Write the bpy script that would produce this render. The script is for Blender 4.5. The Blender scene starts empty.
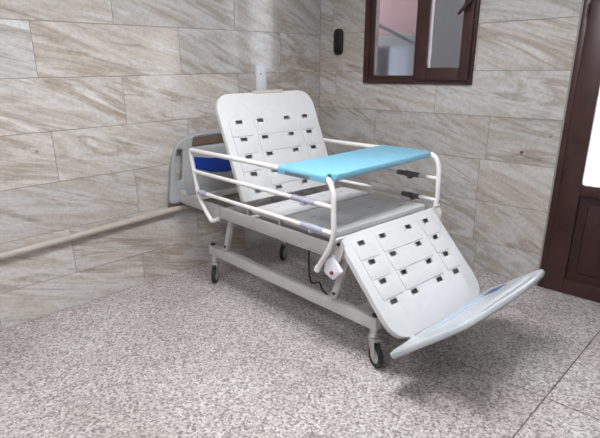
import bpy, bmesh, math, random
from mathutils import Vector, Matrix
random.seed(7)
SC = bpy.context.scene
COL = SC.collection
PI = math.pi

# ------------------------------------------------------------------ materials
def new_mat(name):
    m = bpy.data.materials.new(name); m.use_nodes = True
    nt = m.node_tree
    return m, nt, nt.nodes['Principled BSDF']

def plain(name, rgb, rough=.5, metal=0.0, var=.06, scale=18.0, spec=.5, bump=0.0):
    """Procedural material: base colour mottled slightly by noise."""
    m, nt, b = new_mat(name)
    tc = nt.nodes.new('ShaderNodeTexCoord')
    nz = nt.nodes.new('ShaderNodeTexNoise'); nz.inputs['Scale'].default_value = scale; nz.inputs['Detail'].default_value = 4
    nt.links.new(tc.outputs['Object'], nz.inputs['Vector'])
    cr = nt.nodes.new('ShaderNodeValToRGB')
    cr.color_ramp.elements[0].position = .3; cr.color_ramp.elements[1].position = .7
    lo = [c*(1-var) for c in rgb]; hi = [min(1, c*(1+var)) for c in rgb]
    cr.color_ramp.elements[0].color = (*lo, 1); cr.color_ramp.elements[1].color = (*hi, 1)
    nt.links.new(nz.outputs['Fac'], cr.inputs['Fac'])
    nt.links.new(cr.outputs['Color'], b.inputs['Base Color'])
    b.inputs['Roughness'].default_value = rough; b.inputs['Metallic'].default_value = metal
    b.inputs['Specular IOR Level'].default_value = spec
    if bump:
        bp = nt.nodes.new('ShaderNodeBump'); bp.inputs['Strength'].default_value = bump; bp.inputs['Distance'].default_value = .002
        nt.links.new(nz.outputs['Fac'], bp.inputs['Height']); nt.links.new(bp.outputs['Normal'], b.inputs['Normal'])
    return m

def tile_material():
    m, nt, b = new_mat('veined_tile')
    N, L = nt.nodes, nt.links
    at = N.new('ShaderNodeAttribute'); at.attribute_name = 'tile_st'
    rnd = N.new('ShaderNodeAttribute'); rnd.attribute_name = 'tile_tone'
    def noise(sx, sy, detail, rough=.55, dist=0):
        mp = N.new('ShaderNodeVectorMath'); mp.operation = 'MULTIPLY'; mp.inputs[1].default_value = (sx, sy, 1)
        L.new(at.outputs['Vector'], mp.inputs[0])
        n = N.new('ShaderNodeTexNoise'); n.inputs['Scale'].default_value = 1; n.inputs['Detail'].default_value = detail
        n.inputs['Roughness'].default_value = rough; n.inputs['Distortion'].default_value = dist
        L.new(mp.outputs[0], n.inputs['Vector']); return n
    def ramp(n, stops, out='Fac'):
        r = N.new('ShaderNodeValToRGB'); e = r.color_ramp.elements
        e[0].position, e[0].color = stops[0][0], (*stops[0][1], 1)
        e[1].position, e[1].color = stops[-1][0], (*stops[-1][1], 1)
        for p, c in stops[1:-1]:
            k = e.new(p); k.color = (*c, 1)
        L.new(n.outputs[out], r.inputs['Fac']); return r
    broad = noise(.8, 5.0, 7, .62, .7)
    base = ramp(broad, [(.30, TILE[0]), (.42, TILE[1]), (.51, TILE[2]), (.59, TILE[3]), (.69, TILE[4])])
    fine = noise(1.6, 26.0, 8, .72, .8)
    fr = ramp(fine, [(.33, (.50, .45, .40)), (.46, (1, 1, 1)), (.75, (1.0, 1.0, 1.0))])
    mul = N.new('ShaderNodeMix'); mul.data_type = 'RGBA'; mul.blend_type = 'MULTIPLY'; mul.inputs['Factor'].default_value = .6
    L.new(base.outputs['Color'], mul.inputs['A']); L.new(fr.outputs['Color'], mul.inputs['B'])
    # sparse brown patches
    pat = noise(1.3, 6.5, 6, .65, .5)
    pr = ramp(pat, [(.56, (0, 0, 0)), (.72, (1, 1, 1))])
    mx = N.new('ShaderNodeMix'); mx.data_type = 'RGBA'; mx.blend_type = 'MIX'
    sc = N.new('ShaderNodeMath'); sc.operation = 'MULTIPLY'; sc.inputs[1].default_value = .55
    L.new(pr.outputs['Color'], sc.inputs[0]); L.new(sc.outputs[0], mx.inputs['Factor'])
    L.new(mul.outputs['Result'], mx.inputs['A']); mx.inputs['B'].default_value = (.37, .285, .21, 1)
    gr = N.new('ShaderNodeTexNoise'); gr.inputs['Scale'].default_value = 38; gr.inputs['Detail'].default_value = 5; gr.inputs['Roughness'].default_value = .7
    L.new(at.outputs['Vector'], gr.inputs['Vector'])
    gg = ramp(gr, [(.36, (.80, .78, .76)), (.55, (1, 1, 1))])
    mg = N.new('ShaderNodeMix'); mg.data_type = 'RGBA'; mg.blend_type = 'MULTIPLY'; mg.inputs['Factor'].default_value = .7
    L.new(mx.outputs['Result'], mg.inputs['A']); L.new(gg.outputs['Color'], mg.inputs['B'])
    # dark pin knots
    vo = N.new('ShaderNodeTexVoronoi'); vo.inputs['Scale'].default_value = 2.6
    L.new(at.outputs['Vector'], vo.inputs['Vector'])
    vr = ramp(vo, [(.020, (.25, .19, .14)), (.034, (1, 1, 1))], 'Distance')
    m3 = N.new('ShaderNodeMix'); m3.data_type = 'RGBA'; m3.blend_type = 'MULTIPLY'; m3.inputs['Factor'].default_value = 1
    L.new(mg.outputs['Result'], m3.inputs['A']); L.new(vr.outputs['Color'], m3.inputs['B'])
    m4 = N.new('ShaderNodeMix'); m4.data_type = 'RGBA'; m4.blend_type = 'MULTIPLY'; m4.inputs['Factor'].default_value = 1
    L.new(m3.outputs['Result'], m4.inputs['A']); L.new(rnd.outputs['Color'], m4.inputs['B'])
    L.new(m4.outputs['Result'], b.inputs['Base Color'])
    b.inputs['Roughness'].default_value = .13; b.inputs['Specular IOR Level'].default_value = .5
    bp = N.new('ShaderNodeBump'); bp.inputs['Strength'].default_value = .15; bp.inputs['Distance'].default_value = .002
    L.new(fine.outputs['Fac'], bp.inputs['Height']); L.new(bp.outputs['Normal'], b.inputs['Normal'])
    return m

def terrazzo_material():
    m, nt, b = new_mat('terrazzo')
    N, L = nt.nodes, nt.links
    tc = N.new('ShaderNodeTexCoord')
    def vor(scale, stops):
        v = N.new('ShaderNodeTexVoronoi'); v.inputs['Scale'].default_value = scale
        L.new(tc.outputs['Object'], v.inputs['Vector'])
        s = N.new('ShaderNodeSeparateColor'); L.new(v.outputs['Color'], s.inputs['Color'])
        r = N.new('ShaderNodeValToRGB'); r.color_ramp.interpolation = 'CONSTANT'; e = r.color_ramp.elements
        e[0].position, e[0].color = stops[0][0], (*stops[0][1], 1)
        e[1].position, e[1].color = stops[-1][0], (*stops[-1][1], 1)
        for p, c in stops[1:-1]:
            k = e.new(p); k.color = (*c, 1)
        L.new(s.outputs['Red'], r.inputs['Fac']); return r
    a = vor(105, [(0, FLOOR[0]), (.30, FLOOR[1]), (.55, FLOOR[2]), (.74, FLOOR[3]), (.90, FLOOR[4])])
    c = vor(190, [(0, FLOOR[1]), (.45, FLOOR[0]), (.7, FLOOR[2]), (.9, FLOOR[4])])
    mx = N.new('ShaderNodeMix'); mx.data_type = 'RGBA'; mx.inputs['Factor'].default_value = .25
    L.new(a.outputs['Color'], mx.inputs['A']); L.new(c.outputs['Color'], mx.inputs['B'])
    # worn / dirty patches
    nz = N.new('ShaderNodeTexNoise'); nz.inputs['Scale'].default_value = 1.7; nz.inputs['Detail'].default_value = 6; nz.inputs['Roughness'].default_value = .6
    L.new(tc.outputs['Object'], nz.inputs['Vector'])
    r = N.new('ShaderNodeValToRGB'); r.color_ramp.elements[0].position = .36; r.color_ramp.elements[0].color = (.86, .82, .81, 1)
    r.color_ramp.elements[1].position = .62; r.color_ramp.elements[1].color = (1.0, 1.0, 1.0, 1)
    L.new(nz.outputs['Fac'], r.inputs['Fac'])
    m2 = N.new('ShaderNodeMix'); m2.data_type = 'RGBA'; m2.blend_type = 'MULTIPLY'; m2.inputs['Factor'].default_value = 1
    L.new(mx.outputs['Result'], m2.inputs['A']); L.new(r.outputs['Color'], m2.inputs['B'])
    L.new(m2.outputs['Result'], b.inputs['Base Color'])
    b.inputs['Roughness'].default_value = .42; b.inputs['Specular IOR Level'].default_value = .35
    return m

def glass_material(name, rough, tint):
    m, nt, b = new_mat(name)
    b.inputs['Base Color'].default_value = (*tint, 1)
    b.inputs['Transmission Weight'].default_value = 1; b.inputs['Roughness'].default_value = rough; b.inputs['IOR'].default_value = 1.3
    nz = nt.nodes.new('ShaderNodeTexNoise'); nz.inputs['Scale'].default_value = 90
    bp = nt.nodes.new('ShaderNodeBump'); bp.inputs['Strength'].default_value = .1; bp.inputs['Distance'].default_value = .002
    nt.links.new(nz.outputs['Fac'], bp.inputs['Height']); nt.links.new(bp.outputs['Normal'], b.inputs['Normal'])
    return m

def emit_material(name, rgb, s):
    m, nt, b = new_mat(name)
    b.inputs['Base Color'].default_value = (*rgb, 1)
    b.inputs['Emission Color'].default_value = (*rgb, 1); b.inputs['Emission Strength'].default_value = s
    return m

TILE = [(.69, .685, .68), (.52, .475, .43), (.65, .64, .63), (.44, .385, .33), (.76, .765, .77)]
FLOOR = [(.53, .50, .495), (.34, .305, .30), (.64, .615, .61), (.18, .15, .15), (.76, .745, .74)]
M = {}
M['tile'] = tile_material()
M['grout'] = plain('grout', (.34, .30, .26), .9)
M['terrazzo'] = terrazzo_material()
M['joint'] = plain('floor_joint', (.12, .105, .10), .9)
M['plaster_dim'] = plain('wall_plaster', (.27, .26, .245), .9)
M['plaster'] = plain('ceiling_plaster', (.60, .59, .575), .9)
M['panel'] = plain('moulded_white_plastic', (.60, .61, .625), .38, var=.015)
M['frame'] = plain('painted_grey_steel', (.56, .56, .55), .42, var=.04)
M['rail'] = plain('white_coated_tube', (.80, .79, .79), .3, var=.02)
M['rail_steel'] = plain('satin_steel', (.55, .54, .54), .35, metal=.6)
M['sleeve'] = plain('lilac_grey_sleeve', (.40, .41, .52), .4)
M['sleeve_dark'] = plain('dark_grey_sleeve', (.13, .13, .14), .5)
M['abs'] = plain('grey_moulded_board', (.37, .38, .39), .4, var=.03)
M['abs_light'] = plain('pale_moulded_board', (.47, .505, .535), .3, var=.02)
M['decal'] = plain('blue_decal', (.006, .04, .30), .35, var=.08)
M['decal_mid'] = plain('mid_blue_decal', (.008, .07, .27), .35, var=.05)
M['decal_pale'] = plain('pale_blue_decal', (.42, .56, .80), .35, var=.05)
M['black'] = plain('black_rubber', (.018, .018, .019), .5)
M['black_gloss'] = plain('black_plastic', (.008, .008, .009), .45)
M['hub'] = plain('grey_wheel_hub', (.45, .46, .47), .4)
M['blue'] = plain('sky_blue_cover', (.19, .46, .62), .45, var=.03)
M['blue_trim'] = plain('sky_blue_seam', (.10, .45, .64), .5, var=.03)
M['tag'] = plain('grey_printed_tag', (.14, .19, .24), .5)
M['red'] = plain('red_knob', (.22, .008, .015), .4)
M['white'] = plain('white_plastic', (.80, .83, .90), .35, var=.02)
M['brown'] = plain('brown_laminate_frame', (.050, .020, .018), .38, var=.25, scale=9)
M['brown_panel'] = plain('brown_laminate_panel', (.042, .0165, .015), .42, var=.25, scale=9)
M['seal'] = plain('grey_sealant', (.30, .29, .26), .8)
M['pipe'] = plain('beige_painted_pipe', (.47, .42, .375), .4)
M['slot'] = plain('brown_slot_shade', (.13, .088, .066), .55, var=.2)
M['win_glass'] = glass_material('frosted_window_glass', .22, (.95, .95, .97))
M['door_glass'] = glass_material('frosted_door_glass', .5, (1, 1, 1))
M['pink'] = plain('pink_outdoor_plaster', (.46, .325, .345), .8)
M['greyout'] = plain('grey_outdoor_render', (.088, .088, .094), .9)
M['tint'] = plain('dark_blue_grey_metal', (.10, .11, .14), .6)

# ------------------------------------------------------------------ helpers
def mesh_obj(name, bm, mat, parent=None, smooth=True, angle=35):
    me = bpy.data.meshes.new(name)
    bmesh.ops.recalc_face_normals(bm, faces=bm.faces)
    if smooth:
        for f in bm.faces: f.smooth = True
        for e in bm.edges:
            if len(e.link_faces) == 2 and e.calc_face_angle(0) > math.radians(angle): e.smooth = False
    bm.to_mesh(me); bm.free()
    o = bpy.data.objects.new(name, me); COL.objects.link(o)
    mats = mat if isinstance(mat, list) else [mat]
    for mm in mats: me.materials.append(mm)
    if parent: o.parent = parent
    return o

def tag(o, label=None, cat=None, group=None, kind=None):
    if label: o['label'] = label
    if cat: o['category'] = cat
    if group: o['group'] = group
    if kind: o['kind'] = kind
    return o

def thing(name, loc, label, cat, rz=0, group=None):
    o = bpy.data.objects.new(name, None); COL.objects.link(o)
    o.empty_display_size = .1
    o.location = loc; o.rotation_euler = (0, 0, rz)
    return tag(o, label, cat, group)

def add_box(bm, lo, hi, bev=0.0, mtx=None, segs=2):
    t = bmesh.new()
    bmesh.ops.create_cube(t, size=1)
    s = [hi[i]-lo[i] for i in range(3)]; c = [(hi[i]+lo[i])/2 for i in range(3)]
    for v in t.verts: v.co = Vector([v.co[i]*s[i]+c[i] for i in range(3)])
    if bev: bmesh.ops.bevel(t, geom=t.edges[:], offset=bev, segments=segs, affect='EDGES', profile=.5)
    merge(bm, t, mtx)

def merge(bm, t, mtx=None, mi=0):
    if mtx is not None: bmesh.ops.transform(t, matrix=mtx, verts=t.verts)
    me = bpy.data.meshes.new('tmp'); t.to_mesh(me); t.free()
    n = len(bm.faces)
    bm.from_mesh(me); bpy.data.meshes.remove(me)
    if mi:
        bm.faces.ensure_lookup_table()
        for f in bm.faces[n:]: f.material_index = mi

def fillet(pts, r, n=6):
    """round the corners of a polyline"""
    pts = [Vector(p) for p in pts]; out = [pts[0]]
    for i in range(1, len(pts)-1):
        p = pts[i]; a = pts[i-1]-p; b = pts[i+1]-p
        rr = r[i] if isinstance(r, (list, tuple)) else r
        rr = min(rr, a.length*.48, b.length*.48)
        p0 = p+a.normalized()*rr; p1 = p+b.normalized()*rr
        for k in range(n+1):
            t = k/n
            out.append(p0*(1-t)**2+p*2*t*(1-t)+p1*t*t)
    out.append(pts[-1]); return out

def add_tube(bm, pts, rad, n=12, cap=True):
    pts = [Vector(p) for p in pts]
    rings = []; up = None
    for i, p in enumerate(pts):
        d = (pts[min(i+1, len(pts)-1)]-pts[max(i-1, 0)]).normalized()
        if up is None:
            up = Vector((0, 0, 1)) if abs(d.z) < .9 else Vector((1, 0, 0))
        x = up.cross(d).normalized(); y = d.cross(x).normalized(); up = y
        r = rad[i] if isinstance(rad, (list, tuple)) else rad
        rings.append([bm.verts.new(p+x*math.cos(2*PI*k/n)*r+y*math.sin(2*PI*k/n)*r) for k in range(n)])
    for a, b in zip(rings, rings[1:]):
        for k in range(n): bm.faces.new((a[k], a[(k+1) % n], b[(k+1) % n], b[k]))
    if cap:
        bm.faces.new(rings[0][::-1]); bm.faces.new(rings[-1])

def add_lathe(bm, prof, c, axis, n=28):
    """prof: (radius, along axis) pairs, closed ends"""
    axis = Vector(axis).normalized(); c = Vector(c)
    x = axis.orthogonal().normalized(); y = axis.cross(x)
    rings = []
    for r, h in prof:
        if r < 1e-6: rings.append([bm.verts.new(c+axis*h)])
        else: rings.append([bm.verts.new(c+axis*h+x*math.cos(2*PI*k/n)*r+y*math.sin(2*PI*k/n)*r) for k in range(n)])
    for a, b in zip(rings, rings[1:]):
        for k in range(n):
            if len(a) == 1 and len(b) == 1: continue
            if len(a) == 1: bm.faces.new((a[0], b[k], b[(k+1) % n]))
            elif len(b) == 1: bm.faces.new((a[k], a[(k+1) % n], b[0]))
            else: bm.faces.new((a[k], a[(k+1) % n], b[(k+1) % n], b[k]))

def round_poly(pts, r, n=7):
    """closed polygon with rounded corners"""
    P = [Vector((p[0], p[1], 0)) for p in pts]; out = []
    for i, p in enumerate(P):
        a = P[i-1]-p; b = P[(i+1) % len(P)]-p
        rr = r[i] if isinstance(r, (list, tuple)) else r
        rr = min(rr, a.length*.49, b.length*.49)
        if rr < 1e-6: out.append((p.x, p.y)); continue
        p0 = p+a.normalized()*rr; p1 = p+b.normalized()*rr
        for k in range(n+1):
            t = k/n; q = p0*(1-t)**2+p*2*t*(1-t)+p1*t*t
            out.append((q.x, q.y))
    return out

def rrect(x0, y0, x1, y1, r, n=6):
    return round_poly([(x0, y0), (x1, y0), (x1, y1), (x0, y1)], r, n)

def plate(loops, thick, bev=0.0, res=2):
    """solid plate in XY from outline + hole loops, centred on z; a bmesh"""
    cu = bpy.data.curves.new('c', 'CURVE'); cu.dimensions = '2D'; cu.fill_mode = 'BOTH'
    for lp in loops:
        s = cu.splines.new('POLY'); s.points.add(len(lp)-1); s.use_cyclic_u = True
        for k, p in enumerate(lp): s.points[k].co = (p[0], p[1], 0, 1)
    cu.extrude = thick/2-bev; cu.bevel_depth = bev; cu.bevel_resolution = res; cu.offset = -bev
    o = bpy.data.objects.new('c', cu); COL.objects.link(o)
    dg = bpy.context.evaluated_depsgraph_get()
    me = bpy.data.meshes.new_from_object(o.evaluated_get(dg))
    bm = bmesh.new(); bm.from_mesh(me)
    bmesh.ops.remove_doubles(bm, verts=bm.verts, dist=1e-5)
    bpy.data.objects.remove(o); bpy.data.curves.remove(cu); bpy.data.meshes.remove(me)
    return bm

def basis(o, x, y):
    x = Vector(x).normalized(); y = Vector(y).normalized(); z = x.cross(y)
    m = Matrix((x, y, z)).transposed().to_4x4(); m.translation = Vector(o); return m

# ------------------------------------------------------------------ room shell
def subtract(rects, hole):
    out = []
    hx0, hy0, hx1, hy1 = hole
    for x0, y0, x1, y1 in rects:
        if hx1 <= x0 or hx0 >= x1 or hy1 <= y0 or hy0 >= y1: out.append((x0, y0, x1, y1)); continue
        if x0 < hx0: out.append((x0, y0, hx0, y1))
        if x1 > hx1: out.append((hx1, y0, x1, y1))
        a, b = max(x0, hx0), min(x1, hx1)
        if y0 < hy0: out.append((a, y0, b, hy0))
        if y1 > hy1: out.append((a, hy1, b, y1))
    return [r for r in out if r[2]-r[0] > .004 and r[3]-r[1] > .004]

TW, TH, GAP = .957, .300, .0034
ROWS = [0.0, .228, .528, .828, 1.128, 1.428, 1.728, 2.028, 2.328, 2.628, 2.75]

def tiled_wall(name, s0, s1, offsets, holes, place):
    """place(s, t, d): s along the wall towards the picture's right, t up, d out of the wall"""
    bm = bmesh.new()
    st = bm.verts.layers.float_vector.new('tile_st')
    tone = bm.verts.layers.float_color.new('tile_tone')
    rnd = random.Random(len(name)*13)
    def quad(c, mi):
        f = bm.faces.new(c); f.material_index = mi
    for i in range(len(ROWS)-1):
        t0, t1 = ROWS[i], ROWS[i+1]
        off = offsets[i % len(offsets)]
        k0 = math.floor((s0-off)/TW)-1
        for k in range(k0, k0+12):
            a, b = off+k*TW, off+(k+1)*TW
            a, b = max(a, s0), min(b, s1)
            if b-a < .01: continue
            rx, ry, rz = rnd.uniform(0, 50), rnd.uniform(0, 50), rnd.uniform(0, 50)
            g = rnd.uniform(.90, 1.04); w = rnd.uniform(-.02, .02)
            an = math.radians(rnd.uniform(9, 24)); ca, sa = math.cos(an), math.sin(an)
            rects = [(a+GAP/2, t0+GAP/2, b-GAP/2, t1-GAP/2)]
            for h in holes: rects = subtract(rects, h)
            for x0, y0, x1, y1 in rects:
                e = .0012
                lo = [(x0, y0), (x1, y0), (x1, y1), (x0, y1)]
                hi = [(x0+e, y0+e), (x1-e, y0+e), (x1-e, y1-e), (x0+e, y1-e)]
                vb = [bm.verts.new(place(p[0], p[1], -.008)) for p in lo]
                vm = [bm.verts.new(place(p[0], p[1], -e)) for p in lo]
                vt = [bm.verts.new(place(p[0], p[1], 0)) for p in hi]
                for vv in (vb, vm, vt):
                    for v, p in zip(vv, lo):
                        v[st] = (p[0]*ca-p[1]*sa+rx, p[0]*sa+p[1]*ca+ry, rz); v[tone] = (g+w, g, g-w, 1)
                quad(vt, 0)
                for j in range(4):
                    quad((vm[j], vm[(j+1) % 4], vt[(j+1) % 4], vt[j]), 0)
                    quad((vb[j], vb[(j+1) % 4], vm[(j+1) % 4], vm[j]), 0)
    back = [(s0 - (.16 if s0 == 0 else 0), 0, s1 + (.16 if s1 == 0 else 0), ROWS[-1])]
    for h in holes: back = subtract(back, h)
    for x0, y0, x1, y1 in back:
        f = [bm.verts.new(place(x, y, -.0035)) for x, y in ((x0, y0), (x1, y0), (x1, y1), (x0, y1))]
        r = [bm.verts.new(place(x, y, -.16)) for x, y in ((x0, y0), (x1, y0), (x1, y1), (x0, y1))]
        quad(f, 1); quad(r[::-1], 1)
        for j in range(4): quad((f[j], f[(j+1) % 4], r[(j+1) % 4], r[j]), 1)
    o = mesh_obj(name, bm, [M['tile'], M['grout']], smooth=False)
    return tag(o, kind='structure')

LEN_L, LEN_R = 4.9, 3.9
WIN = (.486, 1.335, 1.416, 2.36)
DOOR = (2.035, 0, 3.02, 2.16)
tiled_wall('wall_left', -LEN_L, 0, [-.93, -1.40, -.915, -1.417, -.93, -1.44, -.946], [], lambda s, t, d: Vector((d, s, t)))
tiled_wall('wall_back', 0, LEN_R, [.62, 1.546, 1.535, .615, .187, .47, 1.1], [WIN, DOOR], lambda s, t, d: Vector((s, -d, t)))

bm = bmesh.new()
JX, JY = 2.54, -1.275
for x0, x1 in ((-.16, 1.56), (1.56, JX), (JX, 4.3)):
    for y0, y1 in ((-LEN_L, JY), (JY, .2)):
        g = .003
        ax = g if x0 == JX else 0; bx = g if x1 == JX else 0
        ay = g if (y0 == JY and x0 >= 1.5) else 0; by = g if (y1 == JY and x0 >= 1.5) else 0
        add_box(bm, (x0+ax, y0+ay, -.05), (x1-bx, y1-by, 0))
t = bmesh.new(); add_box(t, (-.16, -LEN_L, -.08), (4.3, .2, -.003)); merge(bm, t, None, 1)
tag(mesh_obj('floor', bm, [M['terrazzo'], M['joint']], smooth=False), kind='structure')
bm = bmesh.new(); add_box(bm, (LEN_R, -LEN_L, 0), (LEN_R+.16, .16, 2.75))
tag(mesh_obj('wall_right', bm, M['plaster_dim'], smooth=False), kind='structure')
bm = bmesh.new(); add_box(bm, (-.16, -LEN_L-.16, 0), (LEN_R+.16, -LEN_L, 2.75))
tag(mesh_obj('wall_front', bm, M['plaster_dim'], smooth=False), kind='structure')
bm = bmesh.new(); add_box(bm, (-.16, -LEN_L-.16, 2.75), (LEN_R+.16, .16, 2.9))
tag(mesh_obj('ceiling', bm, M['plaster'], smooth=False), kind='structure')

# ------------------------------------------------------------------ window
def frame_bars(bm, x0, z0, x1, z1, w, y0, y1, bev=.004):
    wl, wr, wb, wt = w
    add_box(bm, (x0, y0, z0), (x0+wl, y1, z1), bev)
    add_box(bm, (x1-wr, y0, z0), (x1, y1, z1), bev)
    add_box(bm, (x0+wl-.001, y0, z0), (x1-wr+.001, y1, z0+wb), bev)
    add_box(bm, (x0+wl-.001, y0, z1-wt), (x1-wr+.001, y1, z1), bev)

win = bpy.data.objects.new('window_1', None); COL.objects.link(win); win.location = (.95, 0, 1.335)
tag(win, kind='structure', label='dark brown two-pane window with frosted glass above the bed', cat='window')
def local(o): return Matrix.Translation(-Vector(o.location))
def wpart(name, bm, mat, parent, root, **k):
    bmesh.ops.transform(bm, matrix=local(root), verts=bm.verts)
    return mesh_obj(name, bm, mat, parent, **k)
bm = bmesh.new()
frame_bars(bm, WIN[0]+.001, WIN[1]+.001, WIN[2]-.001, WIN[3]-.001, (.05, .04, .035, .05), -.022, .05)
add_box(bm, (.975, -.022, 1.37), (1.02, .05, 2.31), .004)
wpart('window_frame', bm, M['brown'], win, win)
bm = bmesh.new()
frame_bars(bm, .536, 1.370, .976, 2.311, (.052, .028, .026, .04), -.014, .036, .003)
wpart('glazing_bead', bm, M['brown_panel'], win, win)
bm = bmesh.new()
frame_bars(bm, .985, 1.362, 1.398, 2.318, (.092, .072, .088, .08), -.045, .012, .006)
sash = wpart('sash', bm, M['brown'], win, win)
bm = bmesh.new(); add_box(bm, (.575, .008, 1.385), (.955, .016, 2.285))
wpart('pane', bm, M['win_glass'], win, win, smooth=False)
bm = bmesh.new(); add_box(bm, (1.065, -.020, 1.435), (1.335, -.012, 2.25))
p = wpart('pane', bm, M['win_glass'], win, win, smooth=False)
p.parent = sash
bm = bmesh.new()
add_box(bm, (1.368, -.053, 1.80), (1.394, -.044, 1.93), .004)
add_tube(bm, [(1.381, -.05, 1.868), (1.381, -.072, 1.868)], .011)
lever = basis((1.381, -.072, 1.868), (-.70, 0, -.72), (.72, 0, -.70))
add_box(bm, (-.014, -.011, -.008), (.112, .011, .010), .005, lever)
h = wpart('handle', bm, M['brown'], sash, win)

# ------------------------------------------------------------------ door
door = bpy.data.objects.new('door_1', None); COL.objects.link(door); door.location = (2.53, 0, 0)
tag(door, kind='structure', label='dark brown door with recessed lower panel and bright frosted glass', cat='door')
bm = bmesh.new()
add_box(bm, (2.049, -.012, 0), (2.085, .07, 2.155), .003)
add_box(bm, (2.985, -.012, 0), (3.018, .07, 2.155), .003)
add_box(bm, (2.085, -.012, 2.10), (2.985, .07, 2.155), .003)
wpart('door_frame', bm, M['brown'], door, door)
bm = bmesh.new(); add_box(bm, (2.0355, -.004, 0), (2.047, .03, 2.158), .001)
wpart('sealant_strip', bm, M['seal'], door, door)
bm = bmesh.new()
X0, X1 = 2.090, 2.980
GX0, GX1 = 2.213, 2.858
frame_bars(bm, X0, .006, X1, 2.095, (GX0-X0, X1-GX1, .10, .12), -.028, .028, .005)
add_box(bm, (GX0-.001, -.028, .675), (GX1+.001, .028, .745), .005)
leaf = wpart('door_leaf', bm, M['brown'], door, door)
bm = bmesh.new()
add_box(bm, (GX0-.004, -.006, .10), (GX1+.004, .012, .68))
add_box(bm, (GX0+.055, -.018, .165), (GX1-.055, -.004, .625), .011)
wpart('lower_panel', bm, M['brown_panel'], leaf, door)
bm = bmesh.new(); add_box(bm, (GX0-.004, -.004, .74), (GX1+.004, .004, 1.98))
wpart('pane', bm, M['door_glass'], leaf, door, smooth=False)
for hz in (.79, 1.75):
    bm = bmesh.new(); add_tube(bm, [(2.087, -.034, hz-.04), (2.087, -.034, hz+.04)], .008)
    wpart('hinge', bm, M['brown_panel'], leaf, door)
bm = bmesh.new()
add_box(bm, (2.905, -.036, .93), (2.94, -.027, 1.13), .004)
add_tube(bm, fillet([(2.922, -.03, 1.06), (2.922, -.075, 1.06), (2.80, -.075, 1.06)], .02), .009)
wpart('door_handle', bm, M['rail_steel'], leaf, door)

# what the frosted window looks out on: a close light-well
bm = bmesh.new(); add_box(bm, (-1.6, .95, 0), (1.05, 1.05, 3.4))
tag(mesh_obj('wall_outside', bm, M['greyout'], smooth=False), kind='structure')
bm = bmesh.new()
add_box(bm, (.02, .48, 1.72), (.68, .50, 2.75), .004)
tag(mesh_obj('hanging_sheet', bm, M['pink'], smooth=False), 'pink sheet blurred behind the left frosted window pane', 'sheet')
bm = bmesh.new(); add_tube(bm, [(.30, .19, 1.86), (.97, .19, 1.57)], .014)
tag(mesh_obj('handrail', bm, M['tint']), 'dark sloping handrail blurred behind the left frosted window pane', 'handrail')

bm = bmesh.new(); add_box(bm, (.12, .30, 0), (.52, .62, 1.63), .03)
tag(mesh_obj('outdoor_tank', bm, M['tint']), 'dark bluish shape blurred low behind the left frosted window pane', 'tank')

# ------------------------------------------------------------------ things on the walls
pp = [(.0285, -LEN_L+.02, .432), (.0285, -2.78, .461), (.0285, -1.60, .505), (.0285, -.03, .507)]
pipe = thing('wall_pipe', (.0285, -2.4, .46), 'beige pipe running low along the left tiled wall', 'pipe')
bm = bmesh.new(); add_tube(bm, fillet(pp, .2), .0215, 14)
bmesh.ops.transform(bm, matrix=local(pipe), verts=bm.verts); mesh_obj('tube', bm, M['pipe'], pipe)
for y, z in ((-3.6, .448), (-1.78, .4985), (-.4, .507)):
    bm = bmesh.new()
    add_box(bm, (0.0005, y-.012, z-.036), (.012, y+.012, z-.015), .002)
    add_tube(bm, [(.0285, y-.011, z), (.0285, y+.011, z)], .0245, 14)
    bmesh.ops.transform(bm, matrix=local(pipe), verts=bm.verts); mesh_obj('clip', bm, M['pipe'], pipe)

out = thing('wall_switch_box', (0, -.717, 1.39), 'upright white plastic box on the left wall above the raised backrest', 'wall box')
L_ = local(out)
bm = bmesh.new(); add_box(bm, (.0005, -.766, 1.297), (.028, -.668, 1.486), .006); bmesh.ops.transform(bm, matrix=L_, verts=bm.verts)
mesh_obj('housing', bm, M['white'], out)
bm = bmesh.new(); add_box(bm, (.026, -.757, 1.306), (.033, -.677, 1.477), .003); bmesh.ops.transform(bm, matrix=L_, verts=bm.verts)
mesh_obj('cover', bm, M['white'], out)
bm = bmesh.new(); add_box(bm, (.032, -.742, 1.415), (.0355, -.722, 1.428), .001); bmesh.ops.transform(bm, matrix=L_, verts=bm.verts)
tag(mesh_obj('socket', bm, M['sleeve'], out), 'small grey socket')
bm = bmesh.new(); add_box(bm, (.0005, -.762, 1.283), (.022, -.676, 1.2965), .001); bmesh.ops.transform(bm, matrix=L_, verts=bm.verts)
tag(mesh_obj('bottom_cap', bm, M['black'], out), 'dark lower end')

dev = thing('wall_dispenser', (.2165, 0, 1.66), 'black pill-shaped unit mounted on the tiles left of the window', 'wall unit')
L_ = local(dev)
bm = plate([rrect(.171, 1.561, .262, 1.764, .045, 10)], .026, .006, 3)
bmesh.ops.transform(bm, matrix=L_ @ basis((0, -.0135, 0), (1, 0, 0), (0, 0, 1)), verts=bm.verts)
mesh_obj('housing', bm, M['black_gloss'], dev)
bm = bmesh.new(); add_lathe(bm, [(.024, 0), (.024, .004), (.018, .004), (.018, .001), (0, .001)], (.2165, -.0255, 1.606), (0, -1, 0))
bmesh.ops.transform(bm, matrix=L_, verts=bm.verts); tag(mesh_obj('ring', bm, M['black'], dev), 'dim ring near the lower end')

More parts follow.
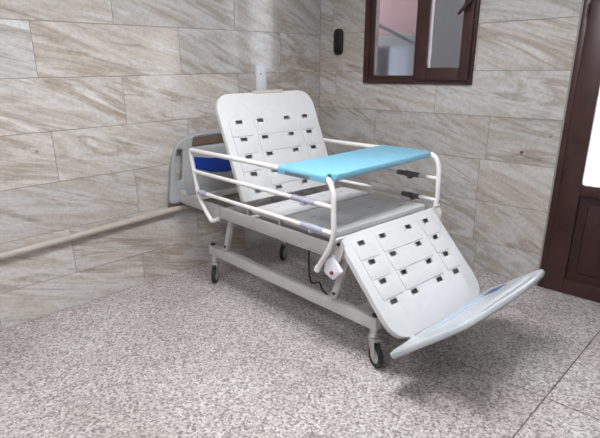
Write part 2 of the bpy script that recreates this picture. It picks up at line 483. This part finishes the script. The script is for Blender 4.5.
# ------------------------------------------------------------------ hospital bed
AX, AY, YAW = .349, -1.504, -.0620
UC, VC = .70, .33
cu_, su_ = math.cos(YAW), math.sin(YAW)
BX = AX+UC*cu_-VC*su_; BY = AY+UC*su_+VC*cu_
bed = thing('hospital_bed', (BX, BY, 0), 'white and grey adjustable hospital bed with raised backrest and lowered leg section', 'bed', YAW)
SH = Matrix.Translation((-UC, 0, 0))      # authored with x = distance from the head castor, y = across (0 = centre line)
def part(name, bm, mat, parent=None, label=None, **k):
    bmesh.ops.transform(bm, matrix=SH, verts=bm.verts)
    o = mesh_obj(name, bm, mat, parent or bed, **k)
    if label: o['label'] = label
    return o

# --- undercarriage
BASEV = .33
bm = bmesh.new()
for s in (-1, 1): add_box(bm, (-.045, s*BASEV-.025, .205), (1.475, s*BASEV+.025, .274), .005)
add_box(bm, (1.30, -BASEV+.02, .215), (1.35, BASEV-.02, .262), .004)
base = part('base_frame', bm, M['frame'])
for s in (-1, 1):
    for x in (-.022, 1.452):
        bm = bmesh.new(); add_lathe(bm, [(0, 0), (.017, 0), (.018, .008), (.014, .014), (0, .014)], (x, s*BASEV, .2735), (0, 0, 1), 16)
        part('end_plug', bm, M['black'], base, 'black plastic plug')

def castor(x, y, ang):
    """swivel castor; the wheel trails in direction ang"""
    fx, fy = math.cos(ang), math.sin(ang)
    m = basis((x, y, 0), (fx, fy, 0), (-fy, fx, 0))
    R, off = .063, .032
    bm = bmesh.new(); t = bmesh.new()
    add_lathe(t, [(0, .206), (.021, .206), (.021, .176), (.027, .170), (.027, .160), (.020, .154), (0, .154)], (0, 0, 0), (0, 0, 1), 18)
    add_box(t, (-.022, -.021, .140), (.040, .021, .156), .004)
    for s in (-1, 1):
        pl = plate([round_poly([(-.020, .150), (.040, .150), (.052, .070), (.042, .052), (.024, .052), (.014, .070)], .008, 4)], .003)
        merge(t, pl, basis((0, s*.0205, 0), (1, 0, 0), (0, 0, 1)))
    add_tube(t, [(off, -.026, R), (off, .026, R)], .007)
    merge(bm, t, m)
    c = part('castor', bm, M['rail_steel'], base)
    bm = bmesh.new(); t = bmesh.new()
    add_lathe(t, [(.040, -.0125), (.054, -.0145), (.061, -.010), (R, 0), (.061, .010), (.054, .0145), (.040, .0125)], (off, 0, R), (0, 1, 0), 32)
    merge(bm, t, m); w = part('wheel', bm, M['black'], c, 'black rubber tyre')
    bm = bmesh.new(); t = bmesh.new()
    add_lathe(t, [(0, -.012), (.016, -.013), (.030, -.009), (.042, -.0115), (.042, .0115), (.030, .009), (.016, .013), (0, .012)], (off, 0, R), (0, 1, 0), 28)
    merge(bm, t, m); part('hub', bm, M['hub'], c, 'grey wheel hub')
castor(-.004, -BASEV, math.radians(-48))
castor(1.447, -BASEV, math.radians(-22))
castor(-.004, BASEV, math.radians(-60))
castor(1.447, BASEV, math.radians(10))

# --- lift arms and torsion shafts
FV = .42
for s in (-1, 1):
    for (xt, zt, xb, zb) in ((.236, .555, .138, .262), (1.265, .555, 1.160, .262)):
        bm = bmesh.new()
        d = Vector((xt-xb, 0, zt-zb)); ln = d.length; d.normalize()
        m = basis((xb, s*(BASEV-.0), zb), d, (0, 1, 0))
        add_box(bm, (.012, -.014, -.019), (ln, .014, .019), .004, m)
        add_tube(bm, [(xb, s*BASEV-.03, zb+.012), (xb, s*BASEV+.03, zb+.012)], .016)
        part('lift_arm', bm, M['frame'])
        bm = bmesh.new(); add_lathe(bm, [(0, 0), (.009, 0), (.009, .006), (0, .006)], (xb+d.x*.05, s*BASEV-.014, zb+d.z*.05), (0, -1, 0), 12)
        part('bolt', bm, M['black'])
# --- upper frame
bm = bmesh.new()
for s in (-1, 1):
    a, b = sorted((s*FV, s*(FV-.04)))
    wa, wb = sorted((s*FV, s*(FV-.007)))
    add_box(bm, (-.255, wa, .553), (1.262, wb, .626), .002)
    fa, fb_ = sorted((s*FV, s*(FV-.020)))
    add_box(bm, (-.255, fa, .553), (1.262, fb_, .560), .002)
    a, b = sorted((s*(FV+.004), s*(FV-.018)))
    add_box(bm, (.205, a, .547), (1.258, b, .556), .002)
for x in (-.235, .22, .80, 1.15):
    add_box(bm, (x-.02, -FV+.006, .558), (x+.02, FV-.006, .598), .003)
frame = part('bed_frame', bm, M['frame'])
for s in (-1, 1):
    for x in (.236, 1.265):
        bm = bmesh.new(); add_box(bm, (x-.035, min(s*.31, s*.414), .557), (x+.035, max(s*.31, s*.414), .60), .004)
        part('pivot_block', bm, M['frame'], frame)

# --- deck panels (moulded plastic with slots and relief)
def deck_panel(name, L, hw, origin, d, rows, cols, radii, hole=(.0265, .0125), thick=.03, pads=True, extra=None):
    """x runs from the panel's upper edge down its length"""
    out = round_poly([(0, -hw), (L, -hw), (L, hw), (0, hw)], radii, 12)
    holes = []
    for r in rows:
        for c in cols: holes.append(rrect(r-hole[1], c-hole[0], r+hole[1], c+hole[0], hole[1]*.6, 4))
    m = basis(origin, d, (0, 1, 0))
    bm = bmesh.new()
    skin = .007
    merge(bm, plate([out]+holes, skin, .003, 3), m @ Matrix.Translation((0, 0, -skin/2)))
    inner = round_poly([(.006, -hw+.006), (L-.006, -hw+.006), (L-.006, hw-.006), (.006, hw-.006)], [max(.004, r-.006) for r in (radii if isinstance(radii, list) else [radii]*4)], 12)
    merge(bm, plate([out, inner], thick-.004, .0028, 3), m @ Matrix.Translation((0, 0, -thick/2-.002)))
    merge(bm, plate([inner], .004, 0), m @ Matrix.Translation((0, 0, -thick+.003)))
    if pads:
        H = .0042
        bands = ((-.352, cols[0]+.088), (cols[1]-.052, cols[2]+.062), (cols[3]-.062, .348))
        for i in range(len(rows)-1):
            for j, (b0, b1) in enumerate(bands):
                a0, a1 = rows[i]-.017, rows[i+1]-.0215
                lp = [rrect(a0, b0, a1, b1, .006, 3)]
                for c in cols:
                    if b0 < c < b1: lp.append(rrect(rows[i]-hole[1], c-hole[0], rows[i]+hole[1], c+hole[0], hole[1]*.6, 4))
                merge(bm, plate(lp, 2*H, .0016, 2), m)
    if extra: extra(bm, m)
    return part(name, bm, M['panel'], angle=30)

COLS = [-.275, -.106, .120, .286]
th = 1.984
top = Vector((.491+math.cos(th)*.718, 0, .66+math.sin(th)*.716))
dn = Vector((-math.cos(th), 0, -math.sin(th)))
back = deck_panel('backrest', .680, .405, top, dn, [.185, .297, .408, .520, .630], COLS, [.125, .02, .02, .125])
mb = basis(top, dn, (0, 1, 0))
bm = bmesh.new()
add_box(bm, (-.013, -.098, -.022), (.009, .155, .004), .004, mb)
part('head_grip', bm, M['pipe'], back, 'beige strip on the top edge')
seat = deck_panel('seat_panel', .252, .406, (.546, 0, .672), (1, 0, 0), [.08, .17], COLS, .012, hole=(.024, .005), pads=False)
thigh = deck_panel('thigh_panel', .394, .406, (.826, 0, .675), (1, 0, 0), [.11, .20, .29], COLS, [.012, .03, .03, .012], hole=(.026, .0035), pads=False)
lth = -.827
ld = Vector((math.cos(lth), 0, math.sin(lth)))
leg = deck_panel('leg_panel', .585, .412, (1.258, 0, .663), ld, [.065, .175, .286, .398], [-.286, -.114, .113, .279], [.02, .14, .14, .02])
# hinge bars and supports under the deck
bm = bmesh.new()
add_tube(bm, [(.47, -.37, .585), (.47, .37, .585)], .012)
add_tube(bm, [(1.235, -.37, .580), (1.235, .37, .580)], .012)
for s in (-1, 1):
    add_box(bm, (.56, s*.34-.015, .597), (1.19, s*.34+.015, .643), .003)
sup = part('deck_support', bm, M['frame'], frame)
bm = bmesh.new()
for s in (-1, 1):
    add_box(bm, (.02, s*.30-.014, -.058), (.62, s*.30+.014, -.030), .003, mb)
add_box(bm, (.10, -.30, -.056), (.13, .30, -.032), .003, mb)
part('backrest_support', bm, M['frame'], back)
bm = bmesh.new(); add_tube(bm, [(.235, .0, .60), (.38, 0, .82)], .017)
part('lift_strut', bm, M['rail_steel'], back)
ml = basis((1.258, 0, .663), ld, (0, 1, 0))
for s in (-1, 1):
    bm = bmesh.new(); add_box(bm, (.01, s*.30-.014, -.058), (.575, s*.30+.014, -.030), .003, ml)
    part('leg_support', bm, M['frame'], leg)

# --- head and foot boards
def board_outline():
    half = [(.478, 0), (.500, .02), (.462, .28), (.430, .385), (.400, .435), (.300, .468), (.174, .490), (0, .502)]
    pts = half+[(-x, y) for x, y in half[-2::-1]]
    return round_poly(pts, [.02, .015]+[.05]*12+[.015, .02][:0]+[.02]*(len(pts)-14), 6)
def board(name, m, t, mat, label=None):
    def mir(lp): return [(-x, y) for x, y in lp][::-1]
    sl = round_poly([(.436, .168), (.385, .160), (.360, .378), (.412, .388)], .018, 6)
    grip = round_poly([(-.29, .388), (.29, .388), (.27, .458), (-.27, .458)], .024, 7)
    bm = bmesh.new()
    merge(bm, plate([board_outline(), sl, mir(sl), grip], t, .011, 4), m @ Matrix.Translation((0, 0, -t/2)))
    # raised inner field and foot strip
    merge(bm, plate([round_poly([(-.36, .09), (.36, .09), (.345, .375), (-.345, .375)], .03, 6)], .006, .002, 2), m)
    merge(bm, plate([round_poly([(-.465, .012), (.465, .012), (.458, .062), (-.458, .062)], .012, 4)], .008, .003, 2), m)
    return part(name, bm, mat, None, label)
# headboard: local x across, y up, normal towards the foot
mh = basis((-.280, 0, .548), (0, 1, 0), (0, 0, 1))
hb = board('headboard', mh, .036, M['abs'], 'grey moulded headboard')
bm = plate([round_poly([(-.285, .238), (-.15, .190), (0, .172), (.15, .190), (.285, .238), (.295, .322), (.15, .295), (0, .285), (-.15, .295), (-.295, .322)], .012, 4)], .003)
bmesh.ops.transform(bm, matrix=mh @ Matrix.Translation((0, 0, .0035)), verts=bm.verts)
part('blue_band', bm, M['decal'], hb, 'deep blue band')
bm = plate([round_poly([(-.284, .393), (.284, .393), (.266, .453), (-.266, .453)], .020, 6)], .014, .003)  # brown plate in the grip opening, coloured as the shaded wall behind
bmesh.ops.transform(bm, matrix=mh @ Matrix.Translation((0, 0, -.020)), verts=bm.verts)
part('slot_shade', bm, M['slot'], hb, 'brown plate standing for the shaded wall in the hand slot')
for s in (-1, 1):
    bm = bmesh.new(); add_box(bm, (-.279, s*.40-.018, .557), (-.25, s*.40+.018, .645), .003)
    part('board_bracket', bm, M['frame'], frame)

FPH = math.radians(39)
fd = Vector((math.cos(FPH), 0, math.sin(FPH)))
fo = Vector((1.648, 0, .172))+fd*.035
mf = basis(fo, (0, -1, 0), fd)          # normal = (-y) x fd -> inner, upward face
nrm = Vector((0, -1, 0)).cross(fd)
if nrm.z < 0:
    mf = basis(fo, (0, 1, 0), fd)
nrm = (mf.to_3x3() @ Vector((0, 0, 1)))
FT = .031
mf.translation = fo+nrm*FT
PV = Vector((1.66, -.46, .2))
mf = Matrix.Translation(PV) @ Matrix.Rotation(.042, 4, 'Z') @ Matrix.Translation(-PV) @ mf @ Matrix.Diagonal((1, .93, 1, 1))
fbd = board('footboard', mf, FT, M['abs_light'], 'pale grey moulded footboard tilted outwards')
def decal(loop, mat, name, label):
    b_ = plate([loop], .003)
    bmesh.ops.transform(b_, matrix=mf @ Matrix.Translation((0, 0, .0035)), verts=b_.verts)
    part(name, b_, mat, fbd, label)
sx = mf.to_3x3() @ Vector((1, 0, 0)); sg = 1 if sx.y > 0 else -1
decal([(sg*.235, .135), (sg*.215, .235), (sg*.335, .235), (sg*.34, .13)], M['decal_mid'], 'blue_flash', 'mid blue flash')
decal([(sg*-.24, .10), (sg*-.20, .17), (sg*.18, .20), (sg*.20, .105)], M['decal_pale'], 'pale_flash', 'pale blue flash')
for s in (-1, 1):
    bm = bmesh.new()
    add_tube(bm, [tuple(Vector((1.258, s*.30, .663))+ld*.56+Vector((-math.sin(-lth), 0, -math.cos(lth)))*.044), tuple(fo+fd*.05+nrm*.01+Vector((0, s*.30, 0)))], .013)
    part('board_arm', bm, M['frame'], leg)

# --- side rails
RV = .46
def side_rail(s, sleeve_mat, sleeves, lab):
    y = s*RV
    sh = .018 if s > 0 else 0
    P = lambda x, z, dy=0: (x-sh*min(1, max(0, x)), y+s*dy, z)
    pts = [P(.232, .545, -.018), P(.190, .520), P(.050, .652), P(.018, .80), P(-.018, .966), P(1.236, .966), P(1.268, .90), P(1.276, .66), P(1.168, .486)]
    bm = bmesh.new(); add_tube(bm, fillet(pts, [0, .02, .05, .05, .02, .075, .06, .07, 0], 7), .0138, 14)
    r = part('side_rail', bm, M['rail'], None, lab)
    for z, x0, x1 in ((.829, .012, 1.268), (.697, .046, 1.272)):
        bm = bmesh.new(); add_tube(bm, [P(x0, z), P(x1, z)], .0122, 12)
        part('crossbar', bm, M['rail'], r)
    for x0, x1, z in sleeves:
        bm = bmesh.new(); n = x1-x0
        add_tube(bm, [P(x0, z), P(x0+.003, z), P(x0+n*.36, z), P(x0+n*.38, z), P(x0+n*.58, z), P(x0+n*.60, z), P(x1-.003, z), P(x1, z)],
                 [.0132, .0160, .0160, .0185, .0185, .0160, .0160, .0132], 14)
        add_box(bm, (x0+n*.40, y-.017, z-.027), (x0+n*.56, y+.017, z-.008), .004)
        part('joint_sleeve', bm, sleeve_mat, r, 'lilac grey joint sleeve' if sleeve_mat is M['sleeve'] else 'dark grey joint sleeve')
    bm = bmesh.new(); add_lathe(bm, [(0, 0), (.0165, 0), (.0165, .024), (.012, .030), (0, .030)], P(1.173, .494), (-(1.276-1.168), 0, -(.66-.486)), 14)
    part('end_cap', bm, M['rail'], r)
    # brackets carrying the rail on the frame
    bm = bmesh.new()
    a, b = sorted((s*(FV+.001), s*(FV+.009)))
    add_box(bm, (.115, a, .520), (.235, b, .632), .003)
    add_tube(bm, [P(.190, .522), P(.190, .522, -.045)], .008)
    add_tube(bm, [P(.165, .60, -.022), P(.165, .60, -.04)], .010)
    part('rail_bracket', bm, M['frame'], frame)
    bm = bmesh.new()
    lp = round_poly([(1.205, .632), (1.300, .668), (1.318, .64), (1.290, .545), (1.262, .55), (1.225, .565)], .014, 4)
    pl = plate([lp], .007, .001)
    merge(bm, pl, basis((0, s*(FV+.006), 0), (1, 0, 0), (0, 0, 1)))
    add_tube(bm, [P(1.288, .668), P(1.288, .668, -.045)], .009)
    lk = part('pivot_plate', bm, M['frame'], frame)
    bm = bmesh.new(); add_lathe(bm, [(0, 0), (.0085, 0), (.0085, .008), (0, .008)], P(1.285, .640, -.028), (0, s, 0), 14)  # black disc stands for the shade inside the pivot hole
    part('pivot_hole_disc', bm, M['black'], lk, 'black disc in place of the dark pivot hole')
    bm = bmesh.new()
    lp = round_poly([(1.196, .470), (1.206, .536), (1.250, .574), (1.285, .535), (1.318, .503), (1.262, .443)], .012, 4)
    merge(bm, plate([lp], .022, .004, 2), basis((0, s*(FV+.016), 0), (1, 0, 0), (0, 0, 1)))
    add_box(bm, (1.235, min(s*(FV+.01), s*(FV-.03)), .53), (1.262, max(s*(FV+.01), s*(FV-.03)), .575), .002)
    lt = part('latch_box', bm, M['white'], frame, 'white latch box')
    bm = bmesh.new(); add_lathe(bm, [(0, 0), (.010, 0), (.010, .008), (.008, .011), (0, .011)], (1.256, s*(FV+.026), .484), (0, s, 0), 16)
    part('release_knob', bm, M['red'], lt, 'dark red release knob')
side_rail(-1, M['sleeve'], [(.975, 1.150, .829), (1.045, 1.205, .697), (.052, .150, .697)], 'white tubular side rail nearer the camera')
side_rail(1, M['sleeve_dark'], [(.975, 1.140, .829), (1.020, 1.150, .697), (.052, .150, .697)], 'white tubular side rail nearer the back wall')
# deck-side posts seen under the near rail
for s in (-1, 1):
    for x in (.520, .813):
        bm = bmesh.new(); add_box(bm, (x-.010, s*.412-.004, .622), (x+.008, s*.412+.004, .664), .002)
        part('panel_stop', bm, M['rail_steel'], frame)
# hanging motor cable
bm = bmesh.new()
cab = [(.96, -.33, .57), (.966, -.33, .50), (.966, -.33, .42), (.968, -.33, .355), (.985, -.33, .300), (1.056, -.33, .335), (1.07, -.33, .295), (1.13, -.325, .262)]
add_tube(bm, fillet(cab, .05, 6), .0055, 8)
part('cable', bm, M['black'], frame, 'black hanging cable')

# ------------------------------------------------------------------ overbed board resting on the rails
TX0, TX1, TZ = .858, 1.232, .966
TC = (TX0+TX1)/2
tb = thing('overbed_table', (BX, BY, 0), 'sky blue overbed table board lying across both bed rails', 'table', YAW)
def tpart(name, bm, mat, parent=None, label=None, **k):
    bmesh.ops.transform(bm, matrix=Matrix.Translation((-TC, 0, 0)), verts=bm.verts)
    for v in bm.verts: v.co.x -= .066*v.co.y
    o = mesh_obj(name, bm, mat, parent or tb, **k)
    if label: o['label'] = label
    return o
bm = bmesh.new()
add_box(bm, (TX0, -.438, TZ-.014), (TX1, .438, TZ+.020), .006, None, 3)
bd = tpart('board', bm, M['blue'])
bm = bmesh.new(); add_box(bm, (TX0+.012, -.43, TZ-.017), (TX1-.012, .43, TZ-.0141), .001)  # white sheet added below the board to keep its bounced light neutral
tpart('bounce_sheet', bm, M['panel'], bd, 'added white sheet under the board for neutral bounce')
def sleeve(s):
    bm = bmesh.new()
    prof = []
    n = 12; r1, r0 = .0205, .0152
    # half sleeve over the tube: outer arc then inner arc, plus outer skirt
    yo = s*RV
    a = [(yo-s*(.034), TZ+.0165), (yo, TZ+.0195)]
    outer = [(yo-s*.034, TZ+.017)]+[(yo+s*r1*math.sin(k*PI/2/n), TZ+r1*math.cos(k*PI/2/n)) for k in range(n+1)]+[(yo+s*r1, TZ-.022)]
    inner = [(yo+s*r0, TZ-.022)]+[(yo+s*r0*math.cos(k*PI/2/n), TZ+r0*math.sin(k*PI/2/n)) for k in range(n+1)]+[(yo-s*.0145, TZ+.0135), (yo-s*.034, TZ-.002)]
    lp = outer+inner
    A = [bm.verts.new((TX0-.004, p[0], p[1])) for p in lp]; B = [bm.verts.new((TX1-.030, p[0], p[1])) for p in lp]
    for k in range(len(lp)): bm.faces.new((A[k], A[(k+1) % len(lp)], B[(k+1) % len(lp)], B[k]))
    bm.faces.new(A); bm.faces.new(B[::-1])
    o = tpart('end_sleeve', bm, M['blue'], bd)
    bm = bmesh.new(); add_box(bm, (TX0+.001, min(s*.420, s*.4265), TZ+.0150), (TX1-.002, max(s*.420, s*.4265), TZ+.0190), .0015)
    tpart('seam', bm, M['blue_trim'], bd)
    return o
e1 = sleeve(-1); e2 = sleeve(1)
bm = bmesh.new(); add_box(bm, (TX0+.055, -RV-.0225, TZ-.019), (TX0+.235, -RV-.0190, TZ-.001), .001)
tpart('printed_strip', bm, M['tag'], e1, 'dark grey printed strip')
# move the table's Empty up to the board's underside
tb.location = (BX+(TC-UC)*cu_, BY+(TC-UC)*su_, TZ-.022)
for c in list(tb.children): c.location = (0, 0, -(TZ-.022))

# ------------------------------------------------------------------ ceiling lamp (out of frame, lights the room)
def ceiling_lamp(x, y, hx, hy, strength, label):
    lamp = thing('ceiling_lamp', (x, y, 2.75), label, 'lamp')
    bm = plate([rrect(-hx-.03, -hy-.03, hx+.03, hy+.03, .01), rrect(-hx, -hy, hx, hy, .005)], .05, .003)
    bmesh.ops.transform(bm, matrix=Matrix.Translation((0, 0, -.0255)), verts=bm.verts)
    mesh_obj('lamp_frame', bm, M['white'], lamp)
    bm = bmesh.new(); add_box(bm, (-hx, -hy, -.04), (hx, hy, -.002))
    mesh_obj('diffuser', bm, emit_material('lamp_diffuser', (.99, .99, 1.0), strength), lamp, smooth=False)
ceiling_lamp(1.85, -2.15, .34, .34, 36, 'square white ceiling light panel above the open floor')
ceiling_lamp(2.2, -4.3, .62, .16, 30, 'added unseen long ceiling light near the front wall, for fill')  # added lamp, unseen: fill light on the faces turned towards the camera

# ------------------------------------------------------------------ world, camera, colour
w = bpy.data.worlds.new('World'); SC.world = w; w.use_nodes = True
bg = w.node_tree.nodes['Background']; bg.inputs['Color'].default_value = (.93, .96, 1.0, 1); bg.inputs['Strength'].default_value = 4.5

cam = bpy.data.cameras.new('camera'); co = bpy.data.objects.new('camera', cam); COL.objects.link(co); SC.camera = co
F, YW, PT, RL = 500.331, 2.36407, 0.33178, -.0137
FX, FY = 285.323, 239.653
CAMQ = (3.092, -3.499, 1.467)
cam.sensor_fit = 'HORIZONTAL'; cam.sensor_width = 36; cam.lens = F/600*36
cam.shift_x = (300-FX)/600; cam.shift_y = -(219-FY)/600
f = Vector((math.cos(YW)*math.cos(PT), math.sin(YW)*math.cos(PT), -math.sin(PT)))
rt = Vector((math.sin(YW), -math.cos(YW), 0)); up = rt.cross(f)
c, s = math.cos(RL), math.sin(RL)
r2 = rt*c+up*s; u2 = -rt*s+up*c
m = Matrix((r2, u2, -f)).transposed().to_4x4(); m.translation = Vector(CAMQ)
co.matrix_world = m
cam.clip_start = .05

vs = SC.view_settings
SC.display_settings.display_device = 'sRGB'
vs.view_transform = 'Standard'; vs.look = 'None'; vs.gamma = 1; vs.use_curve_mapping = False
vs.exposure = 0.34
try:
    SC.cycles.use_denoising = True
    SC.cycles.max_bounces = 10
except Exception: pass
